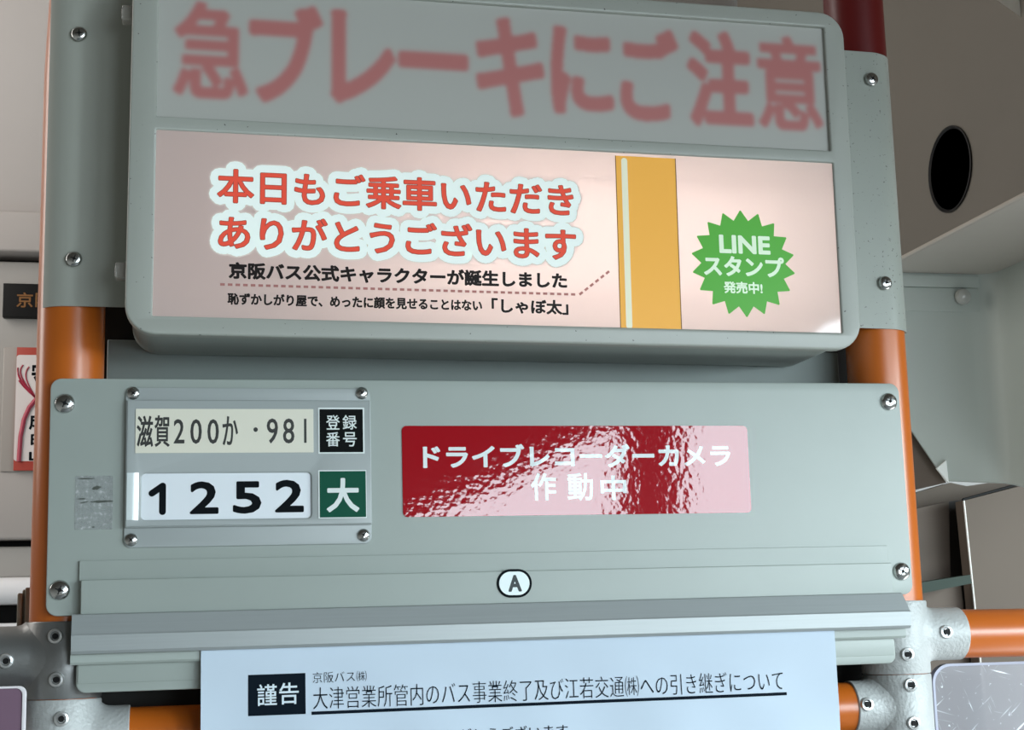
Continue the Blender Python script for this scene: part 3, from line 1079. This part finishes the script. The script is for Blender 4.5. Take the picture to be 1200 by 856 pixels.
# ================================================================== RED STICKER
q = pbox(NP, (471.5, 497.5, 604), (878.3, 501, 603.5), -0.0026)
gs = NP.at((q[0], -0.0023, q[2]))
t = thing('warning_sticker', 'glossy red rectangular sticker with white lettering on the grey panel', 'sticker', gs)
REDS = mat('red_vinyl', (0.36, 0.002, 0.009), 0.055, spec=0.35, coat=1.0, coat_rough=0.03, bump=0.00006, bscale=230)
mb = MB()
plate(mb, [rrect(*q, 0.0028)], -0.00262, -0.0022)
mb.build('vinyl_sheet', REDS, t, gs.base)
WV = mat('white_vinyl', (0.86, 0.92, 0.92), 0.055, spec=0.5, bump=0.00006, bscale=230)
mb = MB()
ys = -0.00266
put_text(mb, 'ドライブレコーダーカメラ', pbox(NP, (495.5, 519.4, 547.5), (856.2, 521.5, 549.2), ys), ys, 0.00050)
for ch, bx in (('作', (622, 554.5, 652, 587)), ('動', (665, 554.5, 695, 587)), ('中', (703.7, 557.5, 734.2, 586.5))):
    put_text(mb, ch, pquad(NP, *bx, ys), ys, 0.00038)
mb.build('lettering', WV, t, gs.base, fix=False)

# ================================================================== NOTICE RAIL
NR = G(-0.0046, (0, 0, -0.185))
t = thing('notice_rail', 'long grey aluminium rail below the panel clamping the white paper notice', 'rail', NR)
def rv(px_, py_, y): return NR.px(px_, py_, y)[1]
y1 = -0.0040
za = (rv(93, 657, y1) + rv(1040, 640, y1)) / 2
zb = (rv(93, 680, y1) + rv(1045, 660, y1)) / 2
zc = (rv(82, 722.5, -0.013) + rv(1062, 695, -0.013)) / 2
zd = (rv(85, 744, -0.015) + rv(1067, 716, -0.015)) / 2
ze = (rv(82, 767, -0.015) + rv(1067, 736.5, -0.015)) / 2
mb = MB()
plate(mb, [rrect(NR.px(93, 657, y1)[0], NR.px(1040, 640, y1)[0], zb - 0.004, za, 0.0004, 2)], y1, -0.0022, 0.0003)
mb.build('back_strip', PAINT, t, NR.base)
y2 = -0.0085
zb2 = (rv(94, 680, y2) + rv(1046, 660, y2)) / 2
mb = MB()
plate(mb, [rrect(NR.px(94.5, 700, y2)[0], NR.px(1047.5, 700, y2)[0], zc - 0.006, zb2, 0.0005, 2)], y2, -0.0022, 0.0005)
mb.build('cover_strip', PAINT, t, NR.base)
# extruded clamp bar: sloping upper face, flatter lower face
mb = MB()
rx0, rx1 = NR.px(83.5, 745, -0.014)[0], NR.px(1067, 726, -0.015)[0]
mb.extrude_x([(-0.0086, zc + 0.0004), (-0.0100, zc + 0.0006), (-0.0118, zc), (-0.0150, zd + 0.0003), (-0.0156, zd - 0.0006), (-0.0152, ze + 0.0015),
              (-0.0142, ze), (-0.0115, ze - 0.0002), (-0.0100, ze + 0.002), (-0.0086, ze + 0.002)], rx0, rx1, 0,
             cut=lambda y, z: max(0.0, (z - zd) / max(zc - zd, 1e-6)) * 0.0026 if z > zd else 0.0)
mb.build('clamp_bar', ALU_DARK, t, NR.base)
# lower jaw
yj = -0.0078
zj0 = rv(82, 769, yj)
zj1 = rv(85, 780, yj)
xj0, xj1 = NR.px(82.5, 775, yj)[0], NR.px(1060, 745, yj)[0]
mb = MB()
mb.extrude_x([(-0.0022, zj0 + 0.003), (-0.0095, zj0 + 0.003), (-0.0098, zj1 + 0.0012), (-0.0088, zj1), (-0.0022, zj1)], xj0, xj1)
mb.build('lower_jaw', PAINT, t, NR.base)
yl = -0.0052
zl1 = rv(90, 813, yl)
mb = MB()
xl0, xl1 = NR.px(89, 795, yl)[0], NR.px(1049.5, 765, yl)[0]
plate(mb, [rrect(xl0, xl1, zl1, zj1 + 0.003, 0.005)], yl, -0.0022, 0.0008)
mb.box(xl0 + 0.001, xl1 - 0.001, yl - 0.0006, yl + 0.0004, zl1 + 0.0048, zj1 + 0.001, 0, 0.0002)
mb.build('lower_plate', PAINT, t, NR.base)

# oval A badge
q = pquad(NR, 582, 667.3, 623.2, 700.8, y2)
gA = NR.at((q[0], y2, q[2]))
t = thing('letter_badge', 'small white oval badge with a black outline and letter A on the rail', 'badge', gA)
mb = MB()
plate(mb, [rrect(*q, 0.0080, 12)], y2 - 0.0003, y2)
mb.build('outline', INK, t, gA.base)
mb = MB()
plate(mb, [rrect(q[0] + 0.0014, q[1] - 0.0014, q[2] + 0.0014, q[3] - 0.0014, 0.0068, 12)], y2 - 0.0004, y2 - 0.0003)
mb.build('face', mat('badge_white', (0.80, 0.90, 0.90), 0.35), t, gA.base)
mb = put_text(MB(), 'A', pquad(NR, 595.4, 674.2, 611.2, 693.8, y2), y2 - 0.00045, 0.00045)
mb.build('letter', mat('badge_ink', (0.02, 0.03, 0.032), 0.5), t, gA.base, fix=False)

# ================================================================== PAPER NOTICE
PN = G(-0.0050, (0, 0, -0.40))
YN = -0.0112
pa0 = NR.px(235.3, 780, YN)[0]
pa1 = NR.px(979, 760, YN)[0]
t = thing('paper_notice', 'white paper notice with a black and white title hanging under the aluminium rail', 'paper', PN)
ztop = ze + 0.0012
NXp, NYp = 90, 64
xs = np.linspace(pa0, pa1, NXp)
zs = np.linspace(ztop, ztop - 0.26, NYp)


def paper_y(x, z):
    dz = ztop - z
    k = min(1.0, max(0.0, (dz - 0.004) / 0.03))
    w = 0.0005 * math.sin(x * 38 + 1.0) + 0.00035 * math.sin(x * 95 - dz * 60) + 0.0003 * math.sin(x * 60 + dz * 130)
    return YN + w * k - 0.0004 * k


mb = MB()
vs = [(x, paper_y(x, z), z) for z in zs for x in xs]
idx = np.arange(NXp * NYp).reshape(NYp, NXp)
fs = np.stack([idx[:-1, :-1].ravel(), idx[1:, :-1].ravel(), idx[1:, 1:].ravel(), idx[:-1, 1:].ravel()], 1).tolist()
vs2 = [(x, y + 0.00015, z) for x, y, z in vs]
nV = len(vs)
mb.add(vs, fs, 0, True)
mb.add(vs2, [[i for i in f[::-1]] for f in fs], 0, True)
PAPER = mat('paper_white', (0.56, 0.66, 0.76), 0.6, spec=0.3, noise=0.02, nscale=30, bump=0.0006, bscale=22)
sh = mb.build('sheet', PAPER, t, PN.base, fix=False)


def on_paper(mb, off=0.0002):
    mb.v = [(x, paper_y(x, z) - off + (y - YN), z) for x, y, z in mb.v]
    return mb


PAPINK = mat('printer_ink', (0.005, 0.010, 0.017), 0.7, spec=0.05)
def dense(u0, u1, v0, v1, n=30, m=8):
    vs = [(u0 + (u1 - u0) * i / n, YN, v0 + (v1 - v0) * j / m) for j in range(m + 1) for i in range(n + 1)]
    return MB().add(vs, [[j * (n + 1) + i, j * (n + 1) + i + 1, (j + 1) * (n + 1) + i + 1, (j + 1) * (n + 1) + i] for j in range(m) for i in range(n)])
q = pbox(PN, (291, 791.7, 840), (358, 789, 837), YN)
on_paper(dense(*q, 12), 0.00025).build('title_block', PAPINK, t, PN.base, fix=False)['label'] = 'black title block'
mb = MB()
for ch, bx in (('謹', (301.3, 802.3, 324.5, 827.5)), ('告', (327, 800.3, 350, 825.8))):
    put_text(mb, ch, pquad(PN, *bx, YN), YN, 0.00012)
on_paper(mb, 0.00055).build('title_block_lettering', mat('paper_print_white', (0.68, 0.78, 0.84), 0.6), t, PN.base, fix=False)
mb = put_text(MB(), '京阪バス㈱', pbox(PN, (366.5, 789, 800.8), (429.5, 785.5, 799), YN), YN, 0.0, thin=0.010)
put_text(mb, '大津営業所管内のバス事業終了及び江若交通㈱への引き継ぎについて', pbox(PN, (367, 805, 830.5), (917.5, 786.5, 811), YN), YN, 0.0, thin=0.010)
put_text(mb, '誠にありがとうございます', pbox(PN, (470, 856.5, 871), (665.5, 849.5, 866), YN), YN, 0.0)
on_paper(mb, 0.00025).build('notice_lettering', PAPINK, t, PN.base, fix=False)
q = pbox(PN, (365, 833.6, 837.4), (922, 812.3, 815.9), YN)
on_paper(dense(*q, 60), 0.00025).build('title_underline', PAPINK, t, PN.base, fix=False)

# ================================================================== PIPE FITTINGS AND RAILS
def set_screw(mb, c, n, r=0.0041):
    mb.lathe([(r, -0.001), (r, 0.0006), (r * 0.9, 0.0013), (r * 0.62, 0.0015), (r * 0.5, 0.0008), (r * 0.5, 0.0002)], c, n, 24, 0)
    mb.lathe([(r * 0.42, 0.0), (r * 0.42, 0.0011)], c, n, 12, 1)
    return mb


def fitting(name, x, zt, zb, R_, arm_dir, arm_z, arm_r, arm_end, label, spots, CAST):
    g = G(0, (x, 0.020, zb))
    t = thing(name, label, 'pipe fitting', g)
    mb = MB()
    h = zt - zb
    mb.lathe([(0.0190, 0), (R_ - 0.0005, 0.0), (R_, 0.0008), (R_, h - 0.0008), (R_ - 0.0005, h), (0.0190, h), (0.0190, 0)], (x, 0.020, zb), (0, 0, 1), 48, caps=False)
    mb.build('collar', CAST, t, g.base)
    L = abs(arm_end - x)
    mb = MB()
    nseg = 48
    rings = []
    for dr, off in ((0.0024, -0.0006), (0.0014, 0.0006), (0.0006, 0.0018), (0.0001, 0.0036), (0.0, 0.006)):
        ra = arm_r + dr
        rings.append([(math.sqrt(R_ ** 2 - (ra * math.cos(2 * math.pi * k / nseg)) ** 2) + off, ra, k) for k in range(nseg)])
    for ra, xe in ((arm_r, L - 0.0006), (arm_r - 0.0006, L), (arm_r - 0.0012, L)):
        rings.append([(xe, ra, k) for k in range(nseg)])
    vs = [(x + arm_dir * xo, 0.020 + ra * math.cos(2 * math.pi * k / nseg), arm_z + ra * math.sin(2 * math.pi * k / nseg)) for rg in rings for xo, ra, k in rg]
    fs = [[a * nseg + k, a * nseg + (k + 1) % nseg, (a + 1) * nseg + (k + 1) % nseg, (a + 1) * nseg + k] for a in range(len(rings) - 1) for k in range(nseg)]
    mb.add(vs, fs, 0, True)
    mb.build('socket', CAST, t, g.base)
    for (px_, py_) in spots:
        # find the surface under this spot: collar or socket front
        w = P(px_, py_, 0.0)
        on_arm = (w[0] - x) * arm_dir > R_ * 0.80
        for _ in range(6):
            if on_arm:
                dz = max(-arm_r * 0.95, min(arm_r * 0.95, w[2] - arm_z))
                y = 0.020 - math.sqrt(arm_r ** 2 - dz ** 2)
                n = Vector((0, y - 0.020, dz)).normalized()
            else:
                dx = max(-R_ * 0.95, min(R_ * 0.95, w[0] - x))
                y = 0.020 - math.sqrt(R_ ** 2 - dx ** 2)
                n = Vector((dx, y - 0.020, 0)).normalized()
            w = P(px_, py_, y)
        ss = set_screw(MB(), (0, 0, 0), (0, -1, 0)).build('set_screw', [mat('set_screw_zinc', (0.62, 0.63, 0.62), 0.28, metal=0.8), BLACK], t, fix=False)
        ss.location = Vector(w) - g.base
        ss.rotation_euler = Vector((0, -1, 0)).rotation_difference(n).to_euler()
    return t


RF = 0.0206
fitting('pipe_fitting', -0.2503, -0.1425, -0.1834, RF, -1, -0.1615, 0.0172, -0.33, 'dull grey pipe fitting directly above the mauve card, beside the rail end', [(65, 746), (66, 797), (7, 775)], CAST_DULL)
fitting('pipe_fitting', -0.2503, -0.1838, -0.245, RF, 1, -0.2045, 0.0163, -0.2145, 'cast metal pipe fitting beside the mauve card, socket holding the orange crossbar', [(72, 843)], CAST)
fitting('pipe_fitting', 0.2403, -0.1415, -0.1850, RF, 1, -0.1620, 0.0160, 0.2835, 'bright cast metal pipe fitting holding the orange side rail beside the dark pillar panels', [(1063.4, 767.4), (1108.5, 741)], CAST)
fitting('pipe_fitting', 0.2403, -0.1854, -0.250, RF, -1, -0.2045, 0.0160, 0.2075, 'rough cast metal pipe fitting next to the scratched clear guard, socket holding the orange crossbar', [(1067, 803), (1070.6, 848), (1016, 826)], CAST)
g = G(0, (-0.225, 0.020, -0.2045))
mesh_top(MB().tube([(-0.225, 0.020, -0.2045), (0.215, 0.020, -0.2045)], 0.0150, 36), 'crossbar', ORANGE, g, 'horizontal orange crossbar running behind the paper notice', 'rail')
g = G(0, (0.275, 0.020, -0.1625))
mesh_top(MB().tube([(0.275, 0.020, -0.1622), (0.62, 0.020, -0.1645)], 0.0148, 36), 'side_rail', ORANGE, g, 'bright orange horizontal rail leaving the fitting above the scratched clear guard', 'rail')

# ================================================================== SMALL THINGS AT THE EDGES
# scratched clear guard
yg = 0.030
ga = P(1091, 778, yg)
u0_, z1_ = ga[0], P(1120, 778, yg)[2]
g = G(0, (u0_, yg, z1_ - 0.30))
t = thing('clear_guard', 'scratched clear plastic guard with a rounded corner under the orange side rail', 'guard', g)
mb = MB()
plate(mb, [rrect(u0_, u0_ + 0.5, z1_ - 0.30, z1_, 0.012, 10)], yg, yg + 0.004, 0.0005)
mb.build('acrylic_sheet', see_through('scratched_acrylic', (0.25, 0.24, 0.255), 0.38, 0.18, True), t, g.base)
mb = MB()
lp = rrect(u0_, u0_ + 0.5, z1_ - 0.30, z1_, 0.012, 10)
lpi = rrect(u0_ + 0.0016, u0_ + 0.4984, z1_ - 0.2984, z1_ - 0.0016, 0.011, 10)
plate(mb, [lp, lpi], yg - 0.0006, yg + 0.0045)
mb.build('edge_strip', mat('guard_edge', (0.30, 0.31, 0.40), 0.2), t, g.base)

# mauve card in a white frame
yc = 0.0
ca = P(31.5, 804, yc)
g = G(0, (ca[0] - 0.2, yc, ca[2] - 0.25))
t = thing('mauve_card', 'plain mauve card in a thin white frame beside the cast fittings', 'card', g)
mb = MB()
o_ = rrect(ca[0] - 0.2, ca[0], ca[2] - 0.25, ca[2], 0.004)
i_ = rrect(ca[0] - 0.198, ca[0] - 0.0021, ca[2] - 0.248, ca[2] - 0.0012, 0.0035)
plate(mb, [o_, i_], yc - 0.0012, yc + 0.0008, 0.0003)
mb.build('frame', mat('card_frame', (0.80, 0.76, 0.78), 0.3), t, g.base)
mb = MB()
plate(mb, [rrect(ca[0] - 0.1985, ca[0] - 0.0015, ca[2] - 0.2485, ca[2] - 0.0008, 0.0035)], yc - 0.0004, yc + 0.0004)
mb.build('card_face', mat('mauve', (0.165, 0.092, 0.140), 0.5), t, g.base)

# folded beige plastic clip behind the pole
yk = 0.045
ka, kb = P(19, 742, yk), P(35, 691, yk)
g = G(0, tuple(ka))
mb = MB()
w_ = kb[0] - ka[0]
mb.extrude_x([(0, 0), (0, 0), (0, 0)], 0, 0) if False else None
for (f0, f1, dy, zt_) in ((0.0, 0.35, 0.0, -0.002), (0.35, 0.62, 0.003, 0.0), (0.62, 1.4, -0.001, 0.001)):
    mb.box(ka[0] + w_ * f0, ka[0] + w_ * f1 + 0.0004, yk + dy, yk + dy + 0.006, ka[2], kb[2] + zt_, 0, 0.0009)
mesh_top(mb, 'plastic_clip', mat('beige_clip', (0.30, 0.26, 0.20), 0.25, spec=0.7), g, 'folded beige plastic clip standing behind the orange pole', 'clip')

# destination display and charm on the front wall
yd = 0.900
a_, b_ = P(4, 332, yd - 0.006), P(70, 372.5, yd - 0.006)
g = G(0, (a_[0], yd, b_[2]))
t = thing('route_display', 'black route display with dim orange characters on the front wall', 'display', g)
MB().box(a_[0], b_[0], yd - 0.006, yd + 0.006, b_[2], a_[2], 0, 0.0006).build('case', BLACK, t, g.base)
mb = MB()
for ch, bx in (('京', (19.5, 343, 38.5, 360.5)), ('阪', (41.5, 343, 60, 360.5))):
    put_text(mb, ch, pquad(FLAT, *bx, yd - 0.0065), yd - 0.0065, 0.0003)
mb.build('display_lettering', mat('dim_amber', (0.20, 0.085, 0.02), 0.5), t, g.base, fix=False)

yw = 0.893
a_, b_ = P(4.5, 407, yw), P(75, 553, yw)
g = G(0, (a_[0], yw, b_[2]))
t = thing('charm_holder', 'grey holder with a white paper charm tied with printed red cord on the front wall', 'charm', g)
mb = MB()
mb.box(a_[0], b_[0], yw, yw + 0.013, b_[2], a_[2], 0, 0.001)
mb.build('holder', mat('holder_grey', (0.30, 0.275, 0.25), 0.5), t, g.base)
q = pquad(FLAT, 18, 408, 66, 552, yw)
mb = MB().box(q[0], q[1], yw - 0.003, yw - 0.0001, q[2], q[3], 0, 0.0004)
cd = mb.build('charm_card', mat('charm_red', (0.36, 0.045, 0.028), 0.5), t, g.base)
q2 = pquad(FLAT, 18.2, 417, 65.8, 541, yw)
mb = MB()
lp = rrect(q2[0], q2[1], q2[2], q2[3], 0.003, 4)
plate(mb, [lp], yw - 0.0035, yw - 0.0031)
mb.build('charm_paper', mat('charm_white', (0.66, 0.61, 0.59), 0.5), cd, g.base)
mb = MB()
kn = P(43, 468, yw - 0.004)
for ex, ey, bow in ((21, 431, 8), (22, 446, 4), (27, 428, 10), (34, 430, 8), (21, 438, 6), (52, 430, -8)):
    e_ = P(ex, ey, yw - 0.004)
    pts = []
    for k in range(9):
        s_ = k / 8
        pts.append((kn[0] + (e_[0] - kn[0]) * s_ - 0.0009 * bow * math.sin(math.pi * s_), yw - 0.0038, kn[2] + (e_[2] - kn[2]) * s_ + 0.0006 * bow * math.sin(math.pi * s_)))
    mb.tube(pts, 0.0007, 6)
mb.build('cord_print', mat('cord_crimson', (0.34, 0.015, 0.045), 0.5), cd, g.base)
mb = MB()
pts = [P(x_, y_, yw - 0.004) for x_, y_ in ((43, 467), (34, 478), (28, 492), (24, 512), (22, 541))]
mb.tube([(p_[0], yw - 0.0038, p_[2]) for p_ in pts], 0.0024, 8)
mb.build('cord_tail', mat('cord_crimson', (0, 0, 0)), cd, g.base)
mb = MB()
for ch, bx in (('成', (34, 484, 54, 504)), ('田', (36, 509, 52, 522)), ('山', (34, 527, 54, 541))):
    put_text(mb, ch, pquad(FLAT, *bx, yw - 0.0037), yw - 0.0037, 0.0006)
mb.build('charm_lettering', INK, cd, g.base, fix=False)
put_text(MB(), '守', pquad(FLAT, 37, 424, 56, 455, yw - 0.0037), yw - 0.0037, 0.0006).build('charm_heading', INK, cd, g.base, fix=False)

# ================================================================== REAR WINDOWS (daylight behind the camera)
DAY = bpy.data.materials.new('window_daylight')
DAY.use_nodes = True
ntw = DAY.node_tree
for n in list(ntw.nodes):
    ntw.nodes.remove(n)
em = ntw.nodes.new('ShaderNodeEmission')
em.inputs[0].default_value = (0.80, 0.92, 1.0, 1)
em.inputs[1].default_value = 8.5
ow = ntw.nodes.new('ShaderNodeOutputMaterial')
ntw.links.new(em.outputs[0], ow.inputs[0])
YB = 2.6
FRAMEW = mat('window_frame_dark', (0.05, 0.05, 0.05), 0.5)


def rear_window(name, pix):
    """glazing 2.6 m in front of the panels, behind the camera"""
    q = [P(a, b, YB) for a, b in pix]
    q = [(p[0], -YB, p[2]) for p in q]
    n = len(q)
    c = np.mean(np.array(q), axis=0)
    o = MB().add(q, [list(range(n))]).build(name, DAY, None, c, fix=False)
    o.location = c
    o['kind'] = 'structure'
    fr = MB().tube([*q, q[0]], 0.02, 6).build('window_frame', FRAMEW, o, c)
    return o


rear_window('window_1', [(787, 468), (880, 440), (922, 400), (950, 378), (985, 368), (1230, 360), (1230, 950), (795, 950)])
rear_window('window_2', [(470, 607), (640, 532), (735, 492), (738, 950), (430, 950)])
